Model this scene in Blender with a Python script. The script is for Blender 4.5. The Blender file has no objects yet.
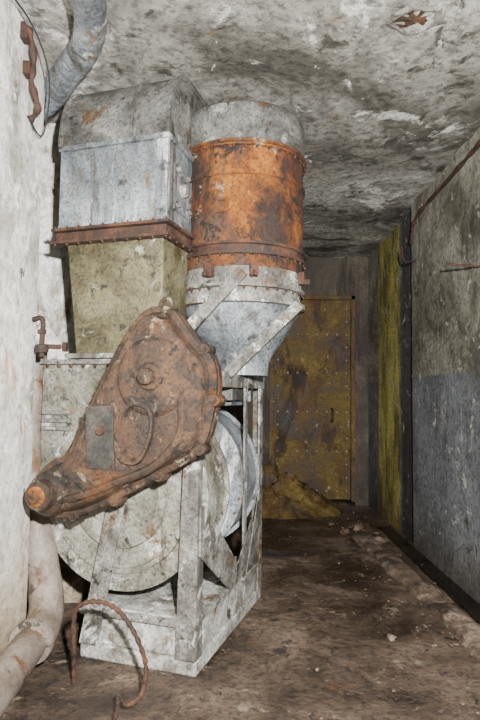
import bpy, bmesh, math, random
from mathutils import Vector, Matrix, noise
random.seed(7)
scene = bpy.context.scene
COL = scene.collection

# ---------------------------------------------------------------- materials
def ramp(nt, fac, stops, interp='LINEAR'):
    r = nt.nodes.new('ShaderNodeValToRGB')
    r.color_ramp.interpolation = interp
    els = r.color_ramp.elements
    while len(els) < len(stops):
        els.new(0.5)
    for e, (p, c) in zip(els, stops):
        e.position = p
        e.color = (c[0], c[1], c[2], 1) if not isinstance(c, (int, float)) else (c, c, c, 1)
    nt.links.new(fac, r.inputs[0])
    return r.outputs[0]

def tnoise(nt, vec, scale, detail=6, rough=0.6, dist=0.0, stretch=None, off=0):
    if stretch or off:
        m = nt.nodes.new('ShaderNodeMapping')
        if stretch: m.inputs['Scale'].default_value = stretch
        m.inputs['Location'].default_value = (off, off * 1.7, off * .6)
        nt.links.new(vec, m.inputs['Vector'])
        vec = m.outputs[0]
    n = nt.nodes.new('ShaderNodeTexNoise')
    n.inputs['Scale'].default_value = scale
    n.inputs['Detail'].default_value = detail
    n.inputs['Roughness'].default_value = rough
    n.inputs['Distortion'].default_value = dist
    nt.links.new(vec, n.inputs['Vector'])
    return n.outputs[0]

def mixc(nt, fac, a, b, mode='MIX'):
    m = nt.nodes.new('ShaderNodeMix')
    m.data_type = 'RGBA'
    m.blend_type = mode
    for sock, v in ((m.inputs[0], fac), (m.inputs[6], a), (m.inputs[7], b)):
        if isinstance(v, (int, float)):
            sock.default_value = v
        elif isinstance(v, tuple):
            sock.default_value = (v[0], v[1], v[2], 1)
        else:
            nt.links.new(v, sock)
    return m.outputs[2]

def weathered(name, cols, scale=3.0, patches=(), rough=(0.7, 0.95), metallic=0.0,
              bump=0.4, bdist=0.01, grain=60, off=0, dado=None, grainamt=0.5, spread=.12,
              gamma=1.4, sat=1.1, grime=None, bands=()):
    mat = bpy.data.materials.new(name)
    mat.use_nodes = True
    nt = mat.node_tree
    bs = nt.nodes['Principled BSDF']
    tc = nt.nodes.new('ShaderNodeTexCoord')
    vec = tc.outputs['Object']
    n1 = tnoise(nt, vec, scale, 10, 0.68, 0.5, off=off + .1)
    k = len(cols)
    stops = [(0.5 - spread + 2 * spread * i / (k - 1), c) for i, c in enumerate(cols)]
    col = ramp(nt, n1, stops)
    def axmix(axis, limit, wob, nscale, soft, stretch=None):
        """1 below limit on the given axis, 0 above, with a noisy edge"""
        sx = nt.nodes.new('ShaderNodeSeparateXYZ')
        nt.links.new(vec, sx.inputs[0])
        mr = nt.nodes.new('ShaderNodeMath'); mr.operation = 'MULTIPLY_ADD'
        nn = tnoise(nt, vec, nscale, 6, .65, stretch=stretch)
        nt.links.new(nn, mr.inputs[0]); mr.inputs[1].default_value = wob
        nt.links.new(sx.outputs[axis], mr.inputs[2])
        r = nt.nodes.new('ShaderNodeMapRange')
        r.inputs['From Min'].default_value = limit + wob / 2 - soft
        r.inputs['From Max'].default_value = limit + wob / 2 + soft
        r.inputs['To Min'].default_value = 1; r.inputs['To Max'].default_value = 0
        nt.links.new(mr.outputs[0], r.inputs['Value'])
        return r.outputs[0]
    if dado:
        n2 = tnoise(nt, vec, 3, 9, .68, off=3)
        dc = ramp(nt, n2, [(0.38, dado[1]), (0.62, dado[2])])
        col = mixc(nt, axmix(2, dado[0], .05, 9, .008), col, dc)
    for (y0, y1, soft, c0, c1) in bands:
        n3 = tnoise(nt, vec, 3.5, 9, .7, off=8, stretch=(1, 1, .4))
        bc = ramp(nt, n3, [(0.40, c0), (0.58, c1)])
        lo = axmix(1, y0, .14, 5, soft, (1, 1, .5)); hi = axmix(1, y1, .14, 6, soft, (1, 1, .5))
        sub = nt.nodes.new('ShaderNodeMath'); sub.operation = 'SUBTRACT'; sub.use_clamp = True
        nt.links.new(hi, sub.inputs[0]); nt.links.new(lo, sub.inputs[1])
        col = mixc(nt, sub.outputs[0], col, bc)
    hm = None
    for i, (pc, th, sc, soft, st) in enumerate(patches):
        pn = tnoise(nt, vec, sc, 10, 0.7, 0.5, stretch=st, off=off + 5.3 * (i + 1))
        th -= .05
        mask = ramp(nt, pn, [(th, 0.0), (min(th + soft, 1), 1.0)])
        col = mixc(nt, mask, col, pc)
        if i == 0: hm = mask
    if grime:
        col = mixc(nt, axmix(2, grime[0], grime[1], 5, grime[2]), col, mixc(nt, 1.0, col, grime[3], 'MULTIPLY'))
    g = tnoise(nt, vec, grain, 6, 0.8, off=off + 2)
    gr = ramp(nt, g, [(0.40, 1 - grainamt), (0.52, 1.0), (.66, 1.0)])
    col = mixc(nt, 1.0, col, gr, 'MULTIPLY')
    gm = nt.nodes.new('ShaderNodeGamma'); gm.inputs[1].default_value = gamma
    nt.links.new(col, gm.inputs[0])
    hs = nt.nodes.new('ShaderNodeHueSaturation'); hs.inputs['Saturation'].default_value = sat
    nt.links.new(gm.outputs[0], hs.inputs['Color'])
    nt.links.new(hs.outputs[0], bs.inputs['Base Color'])
    bs.inputs['Metallic'].default_value = metallic
    rr = ramp(nt, n1, [(0.38, rough[0]), (0.62, rough[1])])
    nt.links.new(rr, bs.inputs['Roughness'])
    b = nt.nodes.new('ShaderNodeBump')
    b.inputs['Strength'].default_value = bump
    b.inputs['Distance'].default_value = bdist
    g2 = tnoise(nt, vec, grain * .3, 12, 0.75, off=off + 1)
    h = g2
    if hm is not None:
        h = mixc(nt, 0.25, g2, hm)
    nt.links.new(h, b.inputs['Height'])
    nt.links.new(b.outputs[0], bs.inputs['Normal'])
    return mat

V = (1, 1, .18)
M = {}
M['wall_white'] = weathered('whitewashed_plaster', [(.50, .48, .44), (.77, .76, .73), (.89, .89, .86)], 2.0,
    [((.38, .34, .28), .61, 2.6, .08, (1, 1, .4)), ((.50, .27, .09), .65, 3.0, .07, (1, 1, .22)), ((.12, .10, .085), .675, 6, .03, (1, 1, .7)), ((.94, .94, .92), .60, 8, .05, None)],
    bump=.9, bdist=.03, grain=22, grainamt=.3, grime=(.5, .8, .35, (.66, .58, .48)))
M['wall_right'] = weathered('grey_plaster', [(.18, .17, .14), (.32, .31, .265), (.45, .44, .39)], 1.4,
    [((.10, .09, .08), .60, 2.2, .14, (1, 1, .4)), ((.54, .53, .49), .64, 7, .05, None), ((.12, .11, .095), .67, 6, .05, None)], bump=.7, bdist=.02,
    grain=35, dado=(1.42, (.19, .195, .205), (.30, .315, .33)), grime=(.2, .5, .2, (.6, .52, .45)), sat=1.05,
    bands=((5.42, 6.25, .03, (.24, .22, .10), (.62, .58, .24)), (4.90, 5.36, .05, (.07, .075, .08), (.15, .15, .14))))
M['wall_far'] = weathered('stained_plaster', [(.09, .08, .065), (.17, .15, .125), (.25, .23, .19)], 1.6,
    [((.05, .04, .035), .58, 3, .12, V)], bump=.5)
M['ceiling'] = weathered('mouldy_concrete', [(.16, .15, .13), (.37, .36, .33), (.57, .56, .52)], 0.9,
    [((.10, .09, .075), .60, 1.5, .10, None), ((.82, .81, .77), .625, 1.8, .05, None), ((.28, .19, .10), .66, 2.4, .06, None),
     ((.13, .12, .10), .62, 5, .06, None), ((.74, .73, .69), .68, 9, .04, None)],
    bump=1.0, bdist=.06, grain=20)
M['floor'] = weathered('damp_dirt', [(.095, .069, .052), (.185, .137, .10), (.29, .22, .165)], 1.8,
    [((.055, .04, .03), .60, 1.0, .14, None), ((.44, .39, .33), .68, 18, .04, None), ((.27, .16, .09), .65, 4, .08, None),
     ((.38, .31, .24), .65, 6, .05, None), ((.065, .048, .037), .63, 9, .05, None)],
    rough=(.3, .9), bump=1.0, bdist=.05, grain=34, sat=1.0)
M['wet'] = weathered('wet_silt', [(.02, .017, .014), (.04, .032, .025), (.065, .05, .04)], 3, [], rough=(.12, .5), bump=.5)
M['curb'] = weathered('crumbling_concrete', [(.12, .09, .068), (.23, .18, .14), (.36, .30, .25)], 5,
    [((.07, .05, .035), .58, 4, .1, None)], bump=1, bdist=.02, grain=40)
M['zinc'] = weathered('oxidised_zinc', [(.19, .205, .215), (.31, .33, .345), (.44, .46, .475)], 3.0,
    [((.62, .63, .63), .62, 5, .06, V), ((.24, .19, .12), .65, 4, .07, (1, 1, .4)), ((.11, .112, .115), .63, 8, .06, None), ((.14, .135, .13), .60, 5, .10, V)],
    rough=(.5, .75), metallic=.2, bump=.5, bdist=.01, sat=1.1)
M['zinc_dark'] = weathered('dark_zinc_sheet', [(.12, .118, .11), (.21, .208, .195), (.31, .31, .29)], 4,
    [((.44, .44, .41), .64, 5, .05, None), ((.18, .12, .07), .62, 4, .08, None), ((.08, .077, .07), .63, 7, .05, None)],
    rough=(.5, .8), metallic=.15, bump=.6, bdist=.01, off=4)
M['casing'] = weathered('painted_casing', [(.17, .16, .13), (.30, .29, .25), (.44, .44, .40)], 3.5,
    [((.22, .145, .085), .63, 4, .08, None), ((.64, .64, .61), .61, 5, .05, None), ((.10, .09, .075), .63, 9, .05, None), ((.15, .13, .10), .61, 5, .08, V)], rough=(.5, .8), metallic=.1,
    bump=.5, bdist=.01, off=9)
M['olive'] = weathered('olive_paint', [(.115, .103, .065), (.19, .174, .112), (.265, .25, .17)], 5,
    [((.40, .40, .35), .62, 6, .05, None), ((.17, .11, .055), .62, 4, .08, None), ((.065, .06, .042), .63, 10, .05, None)], rough=(.5, .8), metallic=.1,
    bump=.6, bdist=.01, off=2)
M['rust'] = weathered('orange_rust', [(.09, .042, .025), (.23, .10, .034), (.38, .19, .064)], 3.5,
    [((.07, .042, .03), .58, 3.5, .08, (1, 1, .5)), ((.40, .33, .25), .66, 7, .05, None), ((.15, .10, .07), .58, 2.6, .08, (1, 1, .5)), ((.045, .03, .024), .61, 9, .05, None)],
    rough=(.75, .95), bump=1.0, bdist=.014, grain=50, sat=1.06)
M['rust_brown'] = weathered('brown_rust', [(.055, .038, .028), (.12, .075, .046), (.20, .13, .08)], 5,
    [((.37, .31, .24), .655, 6, .05, None), ((.20, .095, .040), .60, 3.0, .09, None), ((.045, .033, .027), .60, 4, .07, None), ((.038, .028, .022), .61, 15, .05, None), ((.28, .22, .16), .65, 22, .05, None)],
    rough=(.4, .8), metallic=.15, bump=1.0, bdist=.022, grain=60, off=3, sat=1.06)
M['rust_dark'] = weathered('dark_rust', [(.05, .032, .024), (.11, .062, .042), (.18, .105, .07)], 8,
    [((.27, .22, .18), .66, 9, .08, None)], rough=(.7, .95), bump=.8, grain=80, off=5)
M['steel_white'] = weathered('limed_steel', [(.26, .245, .22), (.48, .47, .44), (.68, .68, .65)], 5,
    [((.24, .17, .10), .61, 4, .08, None), ((.86, .86, .84), .60, 6, .05, None), ((.11, .10, .085), .64, 7, .05, None)], rough=(.6, .9), bump=.9, bdist=.02, off=7)
M['frame'] = weathered('frame_steel', [(.16, .15, .135), (.28, .27, .25), (.41, .41, .38)], 6,
    [((.21, .13, .065), .61, 4, .08, None), ((.62, .62, .60), .62, 7, .05, None), ((.075, .07, .06), .63, 8, .05, None)], rough=(.5, .85), metallic=.1, bump=.6, off=8)
M['plate'] = weathered('name_plate', [(.045, .042, .036), (.08, .074, .064), (.13, .12, .105)], 9, [((.15, .09, .055), .63, 7, .08, None)], bump=.4)
M['door'] = weathered('rusted_yellow_door', [(.09, .058, .03), (.19, .135, .055), (.28, .22, .10)], 2.4,
    [((.065, .042, .027), .575, 2.6, .08, (1, 1, .5)), ((.17, .09, .04), .60, 4, .08, None), ((.42, .37, .26), .67, 8, .04, None)], rough=(.55, .85), bump=.8, bdist=.015, off=1)
M['rivet'] = weathered('worn_rivet_paint', [(.26, .23, .17), (.36, .32, .25), (.45, .41, .34)], 6, [], bump=.2)
M['pipe'] = weathered('painted_pipe', [(.20, .165, .135), (.29, .25, .22), (.37, .335, .305)], 3,
    [((.20, .12, .075), .61, 4, .10, None), ((.13, .11, .095), .63, 8, .05, None)], rough=(.4, .65), metallic=.1, bump=.2, off=6, grainamt=.25)
M['cable'] = weathered('black_cable', [(.015, .015, .015), (.03, .03, .03), (.05, .05, .05)], 8, [], bump=.2)

# ---------------------------------------------------------------- mesh helpers
def finish(name, bm, mat, parent=None, bevel=0, seg=2, smooth=False, angle=35, loc=None, rot=None):
    bmesh.ops.recalc_face_normals(bm, faces=bm.faces)
    me = bpy.data.meshes.new(name)
    bm.to_mesh(me); bm.free()
    ob = bpy.data.objects.new(name, me)
    COL.objects.link(ob)
    me.materials.append(M[mat])
    if smooth:
        for p in me.polygons: p.use_smooth = True
        try:
            me.set_sharp_from_angle(angle=math.radians(angle))
        except Exception:
            pass
    if bevel:
        b = ob.modifiers.new('bevel', 'BEVEL')
        b.width = bevel; b.segments = seg; b.limit_method = 'ANGLE'; b.angle_limit = math.radians(40)
    if parent: ob.parent = parent
    if loc: ob.location = loc
    if rot: ob.rotation_euler = rot
    return ob

def add_box(bm, x0, x1, y0, y1, z0, z1, mtx=None):
    vs = [bm.verts.new((x, y, z)) for z in (z0, z1) for y in (y0, y1) for x in (x0, x1)]
    for f in ((0, 1, 3, 2), (4, 5, 7, 6), (0, 1, 5, 4), (2, 3, 7, 6), (0, 2, 6, 4), (1, 3, 7, 5)):
        bm.faces.new([vs[i] for i in f])
    if mtx:
        for v in vs: v.co = mtx @ v.co
    return vs

def box(name, b, mat, parent=None, bevel=.004, **k):
    bm = bmesh.new()
    if isinstance(b[0], (tuple, list)):
        for q in b: add_box(bm, *q)
    else:
        add_box(bm, *b)
    return finish(name, bm, mat, parent, bevel, **k)

def add_beam(bm, p0, p1, w, t, up=(0, 0, 1)):
    p0 = Vector(p0); p1 = Vector(p1)
    d = (p1 - p0); L = d.length; d.normalize()
    n = Vector(up); s = d.cross(n)
    if s.length < 1e-4: s = d.cross(Vector((0, 1, 0)))
    s.normalize(); n = s.cross(d).normalized()
    vs = []
    for q in (p0, p1):
        for a, b in ((-1, -1), (1, -1), (1, 1), (-1, 1)):
            vs.append(bm.verts.new(q + s * a * w / 2 + n * b * t / 2))
    for f in ((0, 1, 2, 3), (4, 5, 6, 7), (0, 1, 5, 4), (1, 2, 6, 5), (2, 3, 7, 6), (3, 0, 4, 7)):
        bm.faces.new([vs[i] for i in f])

def add_prism_y(bm, pts, y0, y1):
    a = [bm.verts.new((x, y0, z)) for x, z in pts]
    b = [bm.verts.new((x, y1, z)) for x, z in pts]
    bm.faces.new(a); bm.faces.new(list(reversed(b)))
    n = len(pts)
    for i in range(n):
        bm.faces.new((a[i], b[i], b[(i + 1) % n], a[(i + 1) % n]))

def add_prism_x(bm, pts, x0, x1):
    a = [bm.verts.new((x0, y, z)) for y, z in pts]
    b = [bm.verts.new((x1, y, z)) for y, z in pts]
    bm.faces.new(a); bm.faces.new(list(reversed(b)))
    n = len(pts)
    for i in range(n):
        bm.faces.new((a[i], b[i], b[(i + 1) % n], a[(i + 1) % n]))

def add_lathe(bm, prof, c, axis='Z', seg=64):
    rings = []
    for r, h in prof:
        if r < 1e-6:
            ring = [(0, 0, h)]
        else:
            ring = [(r * math.cos(2 * math.pi * i / seg), r * math.sin(2 * math.pi * i / seg), h) for i in range(seg)]
        out = []
        for x, y, z in ring:
            if axis == 'Z': q = (c[0] + x, c[1] + y, c[2] + z)
            elif axis == 'Y': q = (c[0] + x, c[1] + z, c[2] + y)
            else: q = (c[0] + z, c[1] + x, c[2] + y)
            out.append(bm.verts.new(q))
        rings.append(out)
    for a, b in zip(rings[:-1], rings[1:]):
        for i in range(seg):
            j = (i + 1) % seg
            if len(a) == 1 and len(b) == 1: continue
            if len(a) == 1: bm.faces.new((a[0], b[i], b[j]))
            elif len(b) == 1: bm.faces.new((a[i], a[j], b[0]))
            else: bm.faces.new((a[i], a[j], b[j], b[i]))
    return rings

def lathe(name, prof, c, mat, parent=None, axis='Z', seg=64, **k):
    bm = bmesh.new()
    add_lathe(bm, prof, c, axis, seg)
    return finish(name, bm, mat, parent, smooth=True, **k)

def add_bolt(bm, p, axis='Y', r=.011, h=.014, sign=-1):
    add_lathe(bm, [(0, 0), (r, 0), (r, sign * h), (r * .6, sign * h * 1.02), (r * .55, sign * h * 1.6), (0, sign * h * 1.6)], p, axis, 6)

def catmull(pts, sub=6, closed=False):
    n = len(pts); out = []
    rng = n if closed else n - 1
    for i in range(rng):
        if closed:
            p = [Vector(pts[(i + j - 1) % n]) for j in range(4)]
        else:
            p = [Vector(pts[min(max(i + j - 1, 0), n - 1)]) for j in range(4)]
        for s in range(sub):
            t = s / sub
            out.append(.5 * ((2 * p[1]) + (-p[0] + p[2]) * t + (2 * p[0] - 5 * p[1] + 4 * p[2] - p[3]) * t * t +
                             (-p[0] + 3 * p[1] - 3 * p[2] + p[3]) * t ** 3))
    if not closed: out.append(Vector(pts[-1]))
    return out

def add_tube(bm, pts, r, seg=16, sub=8, rfun=None, smoothp=True):
    P = catmull(pts, sub) if smoothp else [Vector(p) for p in pts]
    up = Vector((0, 0, 1)); rings = []
    prev = None
    for i, p in enumerate(P):
        d = (P[min(i + 1, len(P) - 1)] - P[max(i - 1, 0)]).normalized()
        if prev is None:
            s = d.cross(up)
            if s.length < .05: s = d.cross(Vector((1, 0, 0)))
        else:
            s = prev - d * prev.dot(d)
        s.normalize(); prev = s
        n = d.cross(s)
        rr = rfun(i / (len(P) - 1)) * r if rfun else r
        rings.append([bm.verts.new(p + (s * math.cos(a) + n * math.sin(a)) * rr)
                      for a in [2 * math.pi * k / seg for k in range(seg)]])
    for a, b in zip(rings[:-1], rings[1:]):
        for i in range(seg):
            bm.faces.new((a[i], a[(i + 1) % seg], b[(i + 1) % seg], b[i]))
    bm.faces.new(rings[0]); bm.faces.new(list(reversed(rings[-1])))

def tube(name, pts, r, mat, parent=None, **k):
    bm = bmesh.new()
    add_tube(bm, pts, r, **k)
    return finish(name, bm, mat, parent, smooth=True, angle=50)

def empty(name, loc=(0, 0, 0), rz=0):
    e = bpy.data.objects.new(name, None)
    e.empty_display_size = .2
    e.location = loc; e.rotation_euler = (0, 0, rz)
    COL.objects.link(e)
    return e

def rough_grid(name, mat, nx, ny, fn, **k):
    bm = bmesh.new()
    g = [[bm.verts.new(fn(i / nx, j / ny)) for i in range(nx + 1)] for j in range(ny + 1)]
    for j in range(ny):
        for i in range(nx):
            bm.faces.new((g[j][i], g[j][i + 1], g[j + 1][i + 1], g[j + 1][i]))
    return finish(name, bm, mat, smooth=True, angle=80, **k)

# ---------------------------------------------------------------- room shell
CH = 2.95
XR = 1.5
def floor_fn(u, v):
    x = -2.0 + 3.8 * u; y = -1.5 + 8.6 * v
    h = noise.fractal(Vector((x * 1.6, y * 1.6, 0)), 1.0, 2.0, 5) * .014
    if x > 1.28: h -= .035 * min(1, (x - 1.28) / .05)
    return (x, y, h - .008)
rough_grid('floor', 'floor', 190, 300, floor_fn)
HX, HY = .775, 2.42
def ceil_fn(u, v):
    x = -2.0 + 3.8 * u; y = -1.5 + 8.6 * v
    h = noise.fractal(Vector((x * 1.3, y * 1.3, 7)), 1.0, 2.0, 6) * .022
    h += .02 * max(0, noise.noise(Vector((x * 2.2, y * 2.2, 3))) - .25) / .3
    return (x, y, CH + h)
rough_grid('ceiling', 'ceiling', 190, 300, ceil_fn)
box('wall_left', (-2.0, -1.0, -1.5, 2.75, -.05, CH + .05), 'wall_white', bevel=.02)
box('wall_return', (-2.0, -.93, 3.45, 3.75, -.05, CH + .05), 'wall_white', bevel=.01)
box('wall_recess', [(-2.0, -1.34, 2.75, 3.45, -.05, CH + .05), (-2.0, -1.34, 3.75, 6.75, -.05, CH + .05)], 'wall_white', bevel=.0)
box('wall_right', [(XR, 1.8, -1.5, 4.88, -.1, CH + .05), (XR + .05, 1.8, 4.88, 6.8, -.1, CH + .05)], 'wall_right', bevel=.012)
box('wall_back', (-2, 1.8, -1.6, -1.5, -.1, CH + .05), 'wall_far')
# end wall with door opening
DX0, DX1, DZ = .36, 1.39, 2.47
EY = 6.75
box('wall_end', [(-2, DX0, EY, 7.0, -.1, CH + .05), (DX1, 1.8, EY, 7.0, -.1, CH + .05), (DX0, DX1, EY, 7.0, DZ, CH + .05)], 'wall_far', bevel=0)
door = empty('riveted_steel_door', ((DX0 + DX1) / 2, EY, 0))
hw = (DX1 - DX0) / 2
rows = 24
bm = bmesh.new()
g = []
for j in range(rows * 2 + 1):
    row = []
    for i in range(rows + 1):
        x = -hw + .02 + (2 * hw - .04) * i / rows; z = .02 + (DZ - .04) * j / (rows * 2)
        row.append(bm.verts.new((x, .03 + .02 * noise.noise(Vector((x * 2.5, z * 2.5, 2))), z)))
    g.append(row)
for j in range(rows * 2):
    for i in range(rows):
        bm.faces.new((g[j][i], g[j][i + 1], g[j + 1][i + 1], g[j + 1][i]))
add_box(bm, -hw + .02, hw - .02, .06, .09, .02, DZ - .02)
finish('leaf', bm, 'door', door, smooth=True, angle=40)
box('frame', [(-hw, -hw + .05, -.02, .06, 0, DZ), (hw - .05, hw, -.02, .06, 0, DZ), (-hw, hw, -.02, .06, DZ - .05, DZ)], 'door', door)
bm = bmesh.new()
for i in range(8):
    for j in range(15):
        if i in (0, 7) or j % 3 == 0:
            x = -hw + .10 + i * (2 * hw - .2) / 7; z = .12 + j * (DZ - .28) / 14
            add_lathe(bm, [(0, -.028), (.011, -.025), (.017, -.010), (.017, .014)], (x, .03, z), 'Y', 8)
finish('rivets', bm, 'rivet', door)
tube('handle', [(hw - .28, .03, .95), (hw - .28, -.05, .96), (hw - .28, -.06, 1.08), (hw - .28, .03, 1.1)], .013, 'rust_dark', door)

# curb with gutter along right wall
def curb():
    bm = bmesh.new()
    nseg = 160; rings = []
    for i in range(nseg + 1):
        y = 1.2 + 3.9 * i / nseg
        xc = 1.25 - .14 * max(0, (y - 3.0)) / 2 + .015 * noise.noise(Vector((y * 3, 0, 0)))
        w = .075 + .03 * noise.noise(Vector((y * 5, 4, 0)))
        h = .03 + .04 * noise.noise(Vector((y * 4, 9, 0))) + .018 * noise.noise(Vector((y * 14, 2, 0)))
        pr = [(-w - .03, -.04), (-w, h * .6 + .01 * noise.noise(Vector((y * 22, 1, 5)))), (-w * .5, h), (w * .5, h + .012 * noise.noise(Vector((y * 20, 0, 5)))), (w, h * .6), (w + .02, -.05)]
        rings.append([bm.verts.new((xc + a, y, b)) for a, b in pr])
    for a, b in zip(rings[:-1], rings[1:]):
        for k in range(5):
            bm.faces.new((a[k], a[k + 1], b[k + 1], b[k]))
        bm.faces.new((a[5], a[0], b[0], b[5]))
    bm.faces.new(rings[0]); bm.faces.new(rings[-1])
    finish('curb', bm, 'curb', smooth=True, angle=25)
curb()
box('gutter_silt', (1.38, XR, -1.0, 5.6, -.05, -.022), 'wet', bevel=0)

def add_stone(bm, c, r, seed):
    ret = bmesh.ops.create_icosphere(bm, subdivisions=2, radius=1)
    sx, sy, sz = (random.uniform(.7, 1.4), random.uniform(.6, 1.2), random.uniform(.35, .7))
    rz = random.uniform(0, 6.3)
    for v in ret['verts']:
        n = 1 + .45 * noise.noise(v.co * 1.3 + Vector((seed, seed * 2, 0)))
        p = Vector((v.co.x * sx, v.co.y * sy, v.co.z * sz)) * r * n
        p.rotate(Matrix.Rotation(rz, 3, 'Z'))
        v.co = p + Vector(c)
bm = bmesh.new()
for i in range(220):
    y = random.uniform(2.2, 6.4)
    x = random.choice([random.gauss(1.18, .06), random.gauss(1.08, .12), random.uniform(-.1, 1.3)])
    if x > XR - .05: x = 1.4
    r = random.choice([.006, .009, .013]) * random.uniform(.8, 1.5)
    if x < 1.0: r *= .7
    add_stone(bm, (x, y, r * .2), r, i * 1.37)
for c, r in (((.80, 2.98, .006), .028), ((.98, 5.2, .02), .05), ((1.12, 5.3, .03), .06), ((.9, 5.5, .02), .04), ((1.22, 4.9, .02), .05)):
    add_stone(bm, c, r, r * 100)
finish('floor_rubble', bm, 'curb')
# heap at the door foot
bm = bmesh.new()
N = 60; g = []
for j in range(N + 1):
    row = []
    for i in range(N + 1):
        u, v = i / N * 2 - 1, j / N * 2 - 1
        d = min(1, math.hypot(u, v))
        h = .50 * (1 - d) ** 1.1 * (1 + .5 * noise.fractal(Vector((u * 4, v * 4, 1)), 1, 2, 5)) + .03 * (1 - d) * noise.noise(Vector((u * 14, v * 14, 1))) - .02
        row.append(bm.verts.new((.42 + u * .80, 6.26 + v * .44, h)))
    g.append(row)
for j in range(N):
    for i in range(N):
        bm.faces.new((g[j][i], g[j][i + 1], g[j + 1][i + 1], g[j + 1][i]))
finish('debris_heap', bm, 'door', smooth=True, angle=35)

# ceiling spall with rusty core
sp = empty('ceiling_spall', (HX, HY, CH - .004))
bm = bmesh.new()
add_lathe(bm, [(.085, .012), (.095, -.010), (.11, -.012), (.13, -.002), (.14, .04)], (0, 0, 0), 'Z', 40)
for v in bm.verts:
    n = 1 + .35 * noise.noise(v.co * 16); v.co.x *= n; v.co.y *= n * .75
finish('rim', bm, 'ceiling', sp, smooth=True)
bm = bmesh.new()
add_lathe(bm, [(0, -.008), (.03, -.006), (.06, -.002), (.10, .0), (.10, .04)], (0, 0, 0), 'Z', 40)
for v in bm.verts:
    n = 1 + .35 * noise.noise(v.co * 16); v.co.x *= n; v.co.y *= n * .75; v.co.z += .012 * noise.noise(v.co * 40)
finish('core', bm, 'rust_brown', sp, smooth=True)

# ---------------------------------------------------------------- ventilation machine
MA = -18
mach = empty('bunker_ventilation_machine', (-.194, 2.53, 0), math.radians(MA))
F0 = .048   # front of the frame
bm = bmesh.new()
add_box(bm, -.60, 0, F0, 1.10, -.01, .06)
add_box(bm, -.575, -.012, F0 + .012, 1.085, .06, .235)
finish('plinth', bm, 'steel_white', mach, .01)
bm = bmesh.new()
add_box(bm, -.60, .0, F0 - .005, F0 + .06, .22, .245)
add_box(bm, -.06, .006, F0, 1.10, .22, .245)
finish('plinth_angle', bm, 'steel_white', mach, .003)

def scroll_outline(cx, cz, r, xl, xr, ztop):
    pts = []
    for i in range(0, 49):
        a = math.radians(180 + 360 * i / 64)
        pts.append((cx + r * math.cos(a), cz + r * math.sin(a)))
    pts.append((xr, cz + r))
    pts.append((xr, ztop)); pts.append((xl, ztop))
    return pts
def casing(name, cx, cz, r, y0, y1, xl, xr, ztop, matn):
    bm = bmesh.new()
    o = scroll_outline(cx, cz, r, xl, xr, ztop)
    add_prism_y(bm, o, y0, y1)
    def off(o, d):
        return [((x - cx) * (1 + d / r) + cx, (z - cz) * (1 + d / r) + cz if z < ztop - .01 else z) for x, z in o]
    add_prism_y(bm, off(o, .022), y0 - .004, y0 + .012)
    add_prism_y(bm, off(o, .022), y1 - .012, y1 + .004)
    finish(name, bm, matn, mach, .003, smooth=True, angle=30)
    bm = bmesh.new()
    add_lathe(bm, [(r * .86, y0), (r * .85, y0 - .022), (r * .80, y0 - .022), (r * .79, y0 - .003),
                   (r * .60, y0 - .003), (r * .58, y0 - .025), (r * .50, y0 - .03), (r * .40, y0 - .012), (r * .2, y0 - .012), (0, y0 - .012)],
              (cx, 0, cz), 'Y', 72)
    finish(name + '_end_disc', bm, matn, mach, smooth=True, angle=30)
    bm = bmesh.new()
    for i in range(26):
        a = math.radians(180 + i * 360 / 32)
        add_bolt(bm, (cx + (r + .004) * math.cos(a), y0 - .004, cz + (r + .004) * math.sin(a)), 'Y', .008, .008)
    finish(name + '_bolts', bm, 'frame', mach)
casing('front_fan_casing', -.435, .765, .44, .10, .40, -.875, -.24, 1.40, 'casing')
casing('rear_fan_casing', -.43, .76, .43, .66, .98, -.86, -.06, 1.30, 'zinc')
lathe('fan_shaft', [(0, .38), (.05, .38), (.05, .7), (0, .7)], (-.425, 0, .76), 'rust_dark', mach, 'Y', 24)

bm = bmesh.new()
add_box(bm, -.90, -.22, .065, .425, 1.395, 1.42)
add_box(bm, -.76, -.20, .08, .42, 1.425, 1.45)
finish('outlet_flange', bm, 'frame', mach, .003)
bm = bmesh.new()
for i in range(9):
    add_bolt(bm, (-.86 + i * .07, .08, 1.395), 'Z', .009, .012)
finish('outlet_flange_bolts', bm, 'rust_brown', mach)
bm = bmesh.new()
for z in (1.06, 1.10, 1.14):
    add_box(bm, -.885, -.72, .075, .10, z, z + .02)
finish('casing_battens', bm, 'frame', mach, .003)

bm = bmesh.new()
lo = [(-.72, .12), (-.24, .12), (-.24, .41), (-.72, .41)]
hi = [(-.79, .11), (-.235, .11), (-.235, .42), (-.79, .42)]
a = [bm.verts.new((x, y, 1.44)) for x, y in lo]; b = [bm.verts.new((x, y, 2.03)) for x, y in hi]
bm.faces.new(a); bm.faces.new(b)
for i in range(4): bm.faces.new((a[i], a[(i + 1) % 4], b[(i + 1) % 4], b[i]))
finish('riser_duct', bm, 'olive', mach, .008)
bm = bmesh.new()
add_box(bm, -.85, -.185, .055, .475, 2.015, 2.03)
add_box(bm, -.83, -.205, .075, .455, 2.035, 2.075)
add_box(bm, -.85, -.185, .055, .475, 2.08, 2.095)
finish('riser_flange', bm, 'rust_dark', mach, .002)
bm = bmesh.new()
for i in range(10):
    add_bolt(bm, (-.83 + i * .07, .066, 2.016), 'Z', .007, .008)
    add_bolt(bm, (-.83 + i * .07, .066, 2.094), 'Z', .007, .008, 1)
for i in range(5):
    add_bolt(bm, (-.195, .1 + i * .08, 2.016), 'Z', .007, .008)
finish('riser_flange_bolts', bm, 'rust_dark', mach)

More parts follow.
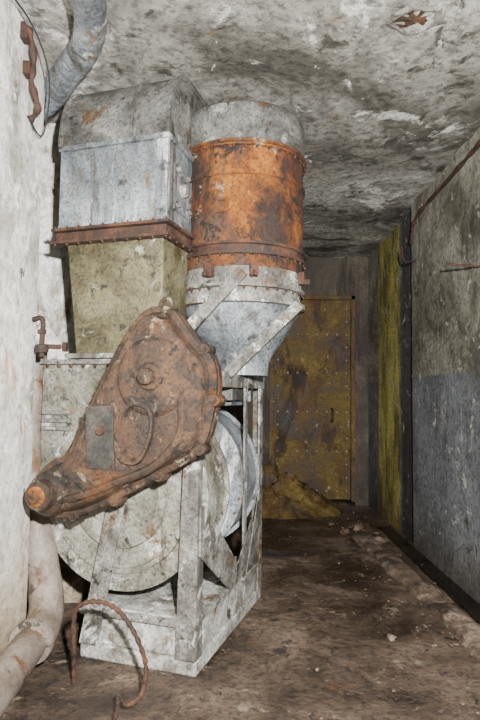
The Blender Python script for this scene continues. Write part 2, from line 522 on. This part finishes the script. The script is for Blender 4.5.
# upper duct + elbow
box('upper_duct', (-.825, -.22, .10, .43, 2.095, 2.52), 'zinc', mach, .01)
box('upper_duct_collar', [(-.84, -.205, .085, .445, 2.515, 2.54), (-.835, -.21, .09, .44, 2.10, 2.12), (-.832, -.80, .093, .12, 2.12, 2.515), (-.245, -.212, .093, .12, 2.12, 2.515)], 'zinc', mach, .003)
EC, ER, EZ = .35, .26, .385
def arc(dy, dz, n=25):
    return [(EC - (ER + dy) * math.cos(math.pi / 2 * i / (n - 1)) ** .9, 2.54 + (EZ + dz) * math.sin(math.pi / 2 * i / (n - 1)) ** .85) for i in range(n)]
bm = bmesh.new()
prof = arc(0, 0) + [(.80, 2.92), (.80, 2.60), (.43, 2.535)]
add_prism_x(bm, prof, -.83, -.215)
finish('elbow', bm, 'zinc_dark', mach, .004, smooth=True, angle=35)
bm = bmesh.new()
for xs in ((-.842, -.825), (-.22, -.202), (-.42, -.41)):
    add_prism_x(bm, arc(.010, .008) + [(.60, 2.930), (.60, 2.895)] + list(reversed(arc(-.015, -.017))), xs[0], xs[1])
finish('elbow_seams', bm, 'zinc_dark', mach, .002, smooth=True, angle=35)
box('inspection_cover', (-.222, -.205, .17, .36, 2.18, 2.42), 'zinc', mach, .006)
bm = bmesh.new()
for y, z in ((.20, 2.21), (.33, 2.21), (.20, 2.39), (.33, 2.39)):
    add_lathe(bm, [(0, .022), (.014, .02), (.018, .0), (.018, -.01)], (-.205, y, z), 'X', 14)
add_lathe(bm, [(0, .03), (.03, .028), (.04, .0), (.04, -.01)], (-.205, .265, 2.30), 'X', 20)
finish('cover_knobs', bm, 'frame', mach, smooth=True)

# filter drum
FC = (-.02, .70, 0)
FR = .35
lathe('filter_drum', [(0, 1.92), (FR, 1.92), (FR, 2.02), (FR + .0, 2.03), (FR + .0, 2.18), (FR + .006, 2.19), (FR + .006, 2.20),
                      (FR, 2.21), (FR, 2.40), (FR + .012, 2.405), (FR + .012, 2.425), (FR, 2.43), (FR, 2.57), (0, 2.57)], FC, 'rust', mach, seg=96)
lathe('drum_band', [(FR, 1.98), (FR + .022, 1.98), (FR + .022, 1.992), (FR + .006, 1.996), (FR + .006, 2.03), (FR + .022, 2.034), (FR + .022, 2.046), (FR, 2.046)], FC, 'rust_dark', mach, seg=96)
lathe('drum_rim', [(FR, 2.555), (FR + .02, 2.555), (FR + .02, 2.565), (FR + .005, 2.57), (FR + .02, 2.575), (FR + .02, 2.587), (FR, 2.59)], FC, 'rust', mach, seg=96)
lathe('drum_lid', [(FR, 2.585), (FR + .008, 2.59), (FR + .008, 2.76), (FR + .004, 2.785), (FR - .012, 2.805), (FR - .05, 2.825), (0, 2.875)], FC, 'zinc_dark', mach, seg=96)
lathe('drum_skirt', [(FR - .02, 1.92), (FR - .003, 1.92), (FR - .003, 1.83), (FR + .018, 1.828), (FR + .018, 1.812), (FR - .01, 1.81), (FR - .006, 1.755), (FR + .016, 1.753), (FR + .016, 1.732), (FR - .02, 1.73)], FC, 'frame', mach, seg=96)
lathe('funnel', [(FR - .02, 1.735), (FR - .025, 1.70), (FR - .06, 1.645), (.235, 1.55), (.185, 1.48), (.16, 1.43), (.155, 1.36), (0, 1.36)], FC, 'zinc', mach, seg=96)
bm = bmesh.new()
for i in range(36):
    a = 2 * math.pi * i / 36
    for rr, z in ((FR + .006, 1.81), (FR + .012, 1.98), (FR + .010, 2.555)):
        add_bolt(bm, (FC[0] + rr * math.cos(a), FC[1] + rr * math.sin(a), z), 'Z', .007, .009)
finish('drum_bolts', bm, 'rust_dark', mach)
bm = bmesh.new()
for a in (-62, -100, -5):
    a = math.radians(a)
    m = Matrix.Translation((FC[0], FC[1], 0)) @ Matrix.Rotation(a, 4, 'Z')
    add_box(bm, FR - .01, FR + .03, -.022, .022, 1.86, 1.93, m)
    add_box(bm, FR + .02, FR + .06, -.008, .008, 1.86, 1.89, m)
finish('drum_clamps', bm, 'rust_dark', mach, .004)
box('inlet_box', (-.26, -.02, .56, .86, 1.22, 1.37), 'zinc_dark', mach, .006)

bm = bmesh.new()
add_beam(bm, (-.14, .20, 1.57), (.11, .32, 1.88), .065, .014, (0, -1, .2))
add_beam(bm, (.0, .42, 1.36), (.35, .56, 1.735), .06, .014, (0, -1, .2))
add_beam(bm, (-.03, .80, 1.34), (.10, 1.05, 1.76), .05, .014, (0, -1, .2))
add_beam(bm, (-.14, .20, 1.60), (-.24, .20, 1.50), .055, .012, (0, -1, .2))
finish('drum_braces', bm, 'frame', mach, .002)

bm = bmesh.new()
f = F0
add_prism_y(bm, [(-.60, .06), (-.50, .06), (-.375, .72), (-.45, .80)], f - .012, f)
add_prism_y(bm, [(-.60, .06), (-.585, .06), (-.44, .80), (-.455, .80)], f, f + .05)
add_prism_y(bm, [(-.10, .06), (.0, .06), (.0, .96), (-.075, .96)], f - .012, f)
add_box(bm, -.012, .0, f, f + .07, .06, 1.36)
add_box(bm, -.60, .0, f - .014, f - .002, .20, .235)
add_box(bm, -.006, .006, 1.02, 1.10, .06, 1.36)
add_box(bm, -.06, .006, 1.09, 1.10, .06, 1.36)
add_box(bm, -.006, .006, .72, .77, .2, 1.36)
add_box(bm, -.05, .01, .05, 1.11, 1.345, 1.37)
add_box(bm, -.006, .008, .05, 1.11, 1.29, 1.37)
add_box(bm, -.60, .0, 1.08, 1.11, 1.30, 1.37)
add_box(bm, -.62, -.60, 1.0, 1.1, .06, 1.36)
finish('support_frame', bm, 'frame', mach, .002)
bm = bmesh.new()
add_prism_x(bm, [(.05, .74), (.11, .74), (.72, .24), (.60, .235), (.48, .235), (.05, .52)], .002, .012)
add_prism_x(bm, [(.48, .235), (.74, .235), (.90, .50), (.86, .52)], .002, .01)
add_prism_x(bm, [(.77, .235), (1.02, .235), (1.02, .60), (.99, .60)], .0, .008)
finish('frame_gussets', bm, 'frame', mach, .002)

# rusty gearbox
GO = [(-.755, .788), (-.733, .874), (-.668, .935), (-.572, .985), (-.487, 1.15), (-.402, 1.316), (-.302, 1.489), (-.205, 1.617), (-.11, 1.651),
      (-.031, 1.626), (.073, 1.499), (.157, 1.4135), (.179, 1.29), (.149, 1.108), (.096, 1.005), (.006, .941), (-.11, .885), (-.229, .8175),
      (-.402, .731), (-.53, .688), (-.6625, .6835), (-.738, .727)]
GO = [((x + .29) * .95 - .295, (z - 1.17) * .975 + 1.165) for x, z in GO]
gp = [(v.x, v.y) for v in catmull([(x, z, 0) for x, z in GO], 6, True)]
def inset(pts, d):
    n = len(pts); out = []
    area = sum(pts[i][0] * pts[(i + 1) % n][1] - pts[(i + 1) % n][0] * pts[i][1] for i in range(n))
    s = 1 if area > 0 else -1
    for i in range(n):
        a = Vector(pts[i - 2]); b = Vector(pts[(i + 2) % n])
        t = (b - a).normalized()
        nn = Vector((-t.y, t.x)) * s
        out.append((pts[i][0] + nn.x * d, pts[i][1] + nn.y * d))
    return out
def stack(bm, levels):
    rings = []
    for d, y in levels:
        o = inset(gp, d)
        rings.append([bm.verts.new((x, y, z)) for x, z in o])
    n = len(gp)
    for a, b in zip(rings[:-1], rings[1:]):
        for i in range(n):
            bm.faces.new((a[i], a[(i + 1) % n], b[(i + 1) % n], b[i]))
    bm.faces.new(rings[0]); bm.faces.new(list(reversed(rings[-1])))
bm = bmesh.new()
stack(bm, [(.035, .01), (.028, -.01), (.022, -.070), (0, -.075), (0, -.112), (.008, -.115), (.008, -.121), (0, -.124), (0, -.148),
           (.005, -.153), (.026, -.155), (.031, -.161), (.037, -.190), (.046, -.205), (.060, -.212)])
finish('gearbox_housing', bm, 'rust_brown', mach, smooth=True, angle=40)
bm = bmesh.new(); bm2 = bmesh.new()
n = len(gp)
acc = 0; last = gp[0]; idx = []
for i in range(n):
    acc += math.dist(gp[i], last); last = gp[i]
    if acc > .215:
        idx.append(i); acc = 0
out = inset(gp, .004)
out2 = inset(gp, .016)
for i in idx:
    x, z = out[i]
    right_low = (x - (-.29)) * .5 - (z - 1.17) * .6 > 0.0
    if right_low:
        add_lathe(bm, [(0, -.070), (.024, -.070), (.027, -.075), (.027, -.150), (.023, -.158), (0, -.158)], (x, 0, z), 'Y', 18)
        add_bolt(bm2, (x, -.156, z), 'Y', .014, .012)
        add_bolt(bm2, (x, -.070, z), 'Y', .012, .02, 1)
    else:
        x, z = out2[i]
        add_bolt(bm2, (x, -.153, z), 'Y', .011, .007)
finish('gearbox_lugs', bm, 'rust_brown', mach, smooth=True, angle=50)
finish('gearbox_bolts', bm2, 'rust_brown', mach)
GY = -.212
bm = bmesh.new()
def hub(cx, cz, prof):
    add_lathe(bm, [(r, GY - h) for r, h in prof], (cx, 0, cz), 'Y', 40)
hub(-.115, 1.322, [(.18, -.02), (.17, .0), (.15, .012), (.135, .014), (.10, .016), (.085, .022), (.06, .028), (.052, .04), (.042, .042), (.036, .046), (.032, .075), (.02, .08), (0, .081)])
hub(-.625, .800, [(.103, -.05), (.100, -.01), (.090, .004), (.080, .016), (.070, .022), (.064, .060), (.054, .066), (0, .067)])
finish('gearbox_hubs', bm, 'rust_brown', mach, smooth=True, angle=40)
lathe('gearbox_shaft_end', [(.044, GY - .06), (.044, GY - .074), (.03, GY - .08), (.026, GY - .094), (0, GY - .096)], (-.625, 0, .80), 'rust', mach, 'Y', 24)
bm = bmesh.new()
add_beam(bm, (-.178, GY - .034, 1.335), (-.052, GY - .034, 1.305), .030, .018, (0, -1, 0))
finish('gearbox_hub_key', bm, 'rust_dark', mach, .004)
def oval(cx, cz, a, b, rot, k=36):
    o = []
    for i in range(k):
        t = 2 * math.pi * i / k
        x = a * math.copysign(abs(math.cos(t)) ** .8, math.cos(t)); z = b * math.copysign(abs(math.sin(t)) ** .8, math.sin(t))
        o.append((cx + x * math.cos(rot) - z * math.sin(rot), cz + x * math.sin(rot) + z * math.cos(rot)))
    return o
bm = bmesh.new()
rings = []
for s, y in ((1.0, GY + .004), (.96, GY - .020), (.84, GY - .022), (.74, GY - .002)):
    rings.append([bm.verts.new((x, y, z)) for x, z in oval(-.19, 1.085, .085 * s, .14 * s, math.radians(-14))])
for a, b in zip(rings[:-1], rings[1:]):
    for i in range(36): bm.faces.new((a[i], a[(i + 1) % 36], b[(i + 1) % 36], b[i]))
bm.faces.new(rings[-1])
finish('gearbox_pad', bm, 'rust_brown', mach, smooth=True, angle=50)
bm = bmesh.new()
add_tube(bm, [(.02, GY + .004, 1.25), (.015, GY + .004, 1.08), (-.10, GY + .004, .95), (-.28, GY + .004, .87), (-.46, GY + .004, .80), (-.55, GY + .004, .78)], .020, seg=10)
finish('gearbox_ribs', bm, 'rust_brown', mach, smooth=True)
bm = bmesh.new()
add_box(bm, -.068, .068, -.004, .004, -.135, .135)
finish('rating_plate', bm, 'plate', mach, .003, loc=(-.358, GY - .004, 1.06), rot=(0, math.radians(-3), 0))
bm = bmesh.new()
for x, z in ((-.415, 1.18), (-.30, 1.18), (-.415, .94), (-.30, .94)):
    add_bolt(bm, (x, GY - .006, z), 'Y', .007, .006)
add_lathe(bm, [(0, -.024), (.018, -.022), (.022, 0)], (-.35, GY - .006, 1.09), 'Y', 16)
finish('plate_screws', bm, 'rust_dark', mach)
box('gearbox_carrier', [(-.12, -.02, -.04, .12, 1.02, 1.12), (-.4, -.3, -.04, .11, .80, .88), (-.2, -.12, -.04, .12, 1.45, 1.52)], 'frame', mach)
tube('top_eye', [(-.115, -.12, 1.62), (-.13, -.12, 1.65), (-.10, -.12, 1.67), (-.07, -.12, 1.65), (-.08, -.12, 1.62)], .008, 'rust_brown', mach, seg=10)

# ---------------------------------------------------------------- pipes and cables
ep = empty('elbow_drain_pipe')
tube('run', [(-.91, .6, .088), (-.905, 1.5, .10), (-.90, 2.2, .135), (-.895, 2.56, .165)], .072, 'pipe', ep, seg=28)
tube('bend', [(-.895, 2.50, .16), (-.89, 2.62, .175), (-.905, 2.73, .25), (-.97, 2.83, .42), (-1.05, 2.92, .68), (-1.10, 2.95, 1.0), (-1.10, 2.95, 1.5)], .080, 'pipe', ep, seg=28)
bm = bmesh.new()
add_lathe(bm, [(0, -.025), (.092, -.025), (.096, -.018), (.096, .018), (.092, .025), (0, .025)], (0, 0, 0), 'Z', 28)
finish('collar', bm, 'pipe', ep, smooth=True, loc=(-.896, 2.52, .163), rot=(math.radians(-84), 0, 0))

bm = bmesh.new()
add_tube(bm, [(-.60, .5, 2.82), (-.60, 1.5, 2.83), (-.62, 2.1, 2.83), (-.70, 2.42, 2.83), (-.86, 2.64, 2.81), (-.99, 2.80, 2.78), (-1.15, 2.9, 2.72), (-1.36, 3.0, 2.68)], .068, seg=24, sub=14,
         rfun=lambda t: 1 + .035 * math.sin(t * 420))
finish('ceiling_pipe', bm, 'zinc', smooth=True, angle=60)
tube('hanging_wire', [(-.99, 2.1, 2.9), (-.93, 2.35, 2.86), (-.90, 2.5, 2.72), (-.93, 2.58, 2.55), (-.965, 2.6, 2.47), (-.99, 2.5, 2.52)], .004, 'cable', seg=8)
bm = bmesh.new()
add_tube(bm, [(-1.0, 2.42, 2.90), (-.965, 2.42, 2.87), (-.955, 2.46, 2.76), (-.965, 2.47, 2.66), (-.95, 2.52, 2.57), (-1.0, 2.56, 2.53)], .014, seg=10,
         rfun=lambda t: 1 + .3 * math.sin(t * 40))
for p in ((-.98, 2.43, 2.86), (-.98, 2.47, 2.72)):
    add_box(bm, p[0] - .02, p[0] + .012, p[1] - .025, p[1] + .025, p[2] - .03, p[2] + .03)
finish('rusted_cable_clamp', bm, 'rust_dark', smooth=True, angle=40)
bm = bmesh.new()
add_tube(bm, [(-1.0, 2.68, 1.60), (-.95, 2.67, 1.60), (-.945, 2.66, 1.50), (-.945, 2.66, 1.42)], .013, seg=10)
add_lathe(bm, [(0, 0), (.028, 0), (.032, .01), (.032, .035), (.02, .04), (0, .04)], (-.945, 2.66, 1.44), 'Z', 14)
add_lathe(bm, [(0, 0), (.022, 0), (.022, .02), (0, .02)], (-.947, 2.66, 1.53), 'Z', 6)
add_tube(bm, [(-.945, 2.66, 1.47), (-.86, 2.68, 1.47)], .012, seg=10)
add_lathe(bm, [(0, 0), (.026, 0), (.026, .02), (0, .02)], (-.85, 2.68, 1.47), 'X', 6)
finish('wall_anchor_bolt', bm, 'rust_dark', smooth=True, angle=40)
bm = bmesh.new()
add_tube(bm, [(-.70, 2.50, .003), (-.695, 2.47, .15), (-.68, 2.42, .33), (-.60, 2.39, .385), (-.50, 2.37, .365), (-.42, 2.35, .28), (-.365, 2.33, .16), (-.375, 2.30, .06),
              (-.43, 2.28, .03), (-.46, 2.27, .07), (-.455, 2.23, .04), (-.455, 2.10, .008), (-.46, 1.9, .008)], .0095, seg=10, sub=12,
         rfun=lambda t: 1 + .22 * math.sin(t * 260))
finish('rusty_wire_loop', bm, 'rust_dark', smooth=True, angle=60)

def rod(name, pts, r):
    bm = bmesh.new(); add_tube(bm, pts, r, seg=10)
    finish(name, bm, 'rust_dark', smooth=True, angle=40)
rod('wall_hook', [(1.5, 3.45, 2.07), (1.42, 3.50, 2.085), (1.32, 3.56, 2.11)], .007)
rod('wall_hook', [(1.5, 4.75, 2.42), (1.40, 4.75, 2.42), (1.38, 4.75, 2.54)], .007)
bm = bmesh.new()
add_tube(bm, [(1.49, 1.0, 2.84), (1.485, 1.8, 2.85), (1.49, 2.4, 2.83), (1.48, 3.2, 2.84), (1.49, 4.0, 2.82), (1.49, 4.7, 2.78), (1.495, 4.86, 2.60)], .015, seg=10, sub=20,
         rfun=lambda t: 1 + .7 * noise.noise(Vector((t * 40, 0, 0))))
finish('wall_cable', bm, 'rust_dark', smooth=True, angle=60)

# ---------------------------------------------------------------- lights
def area(name, loc, tgt, size, power, col):
    l = bpy.data.lights.new(name, 'AREA'); l.size = size; l.energy = power; l.color = col
    o = bpy.data.objects.new(name, l); o.location = loc
    o.rotation_euler = (Vector(tgt) - Vector(loc)).to_track_quat('-Z', 'Y').to_euler()
    COL.objects.link(o); return o
area('camera_flash', (.24, -.05, 1.6), (-.15, 4, 1.8), .08, 440, (1, .985, .95))
w = bpy.data.worlds.new('world'); scene.world = w; w.use_nodes = True
w.node_tree.nodes['Background'].inputs[0].default_value = (.5, .52, .55, 1)
w.node_tree.nodes['Background'].inputs[1].default_value = .03

# ---------------------------------------------------------------- camera
cam = bpy.data.cameras.new('camera'); co = bpy.data.objects.new('camera', cam)
COL.objects.link(co)
cam.sensor_fit = 'VERTICAL'; cam.sensor_height = 36; cam.lens = 28
cam.clip_start = .02
co.matrix_world = Matrix.Translation((0, 0, 1.25)) @ Matrix.Rotation(math.radians(93.58), 4, 'X') @ Matrix.Rotation(math.radians(.7), 4, 'Z')
scene.camera = co
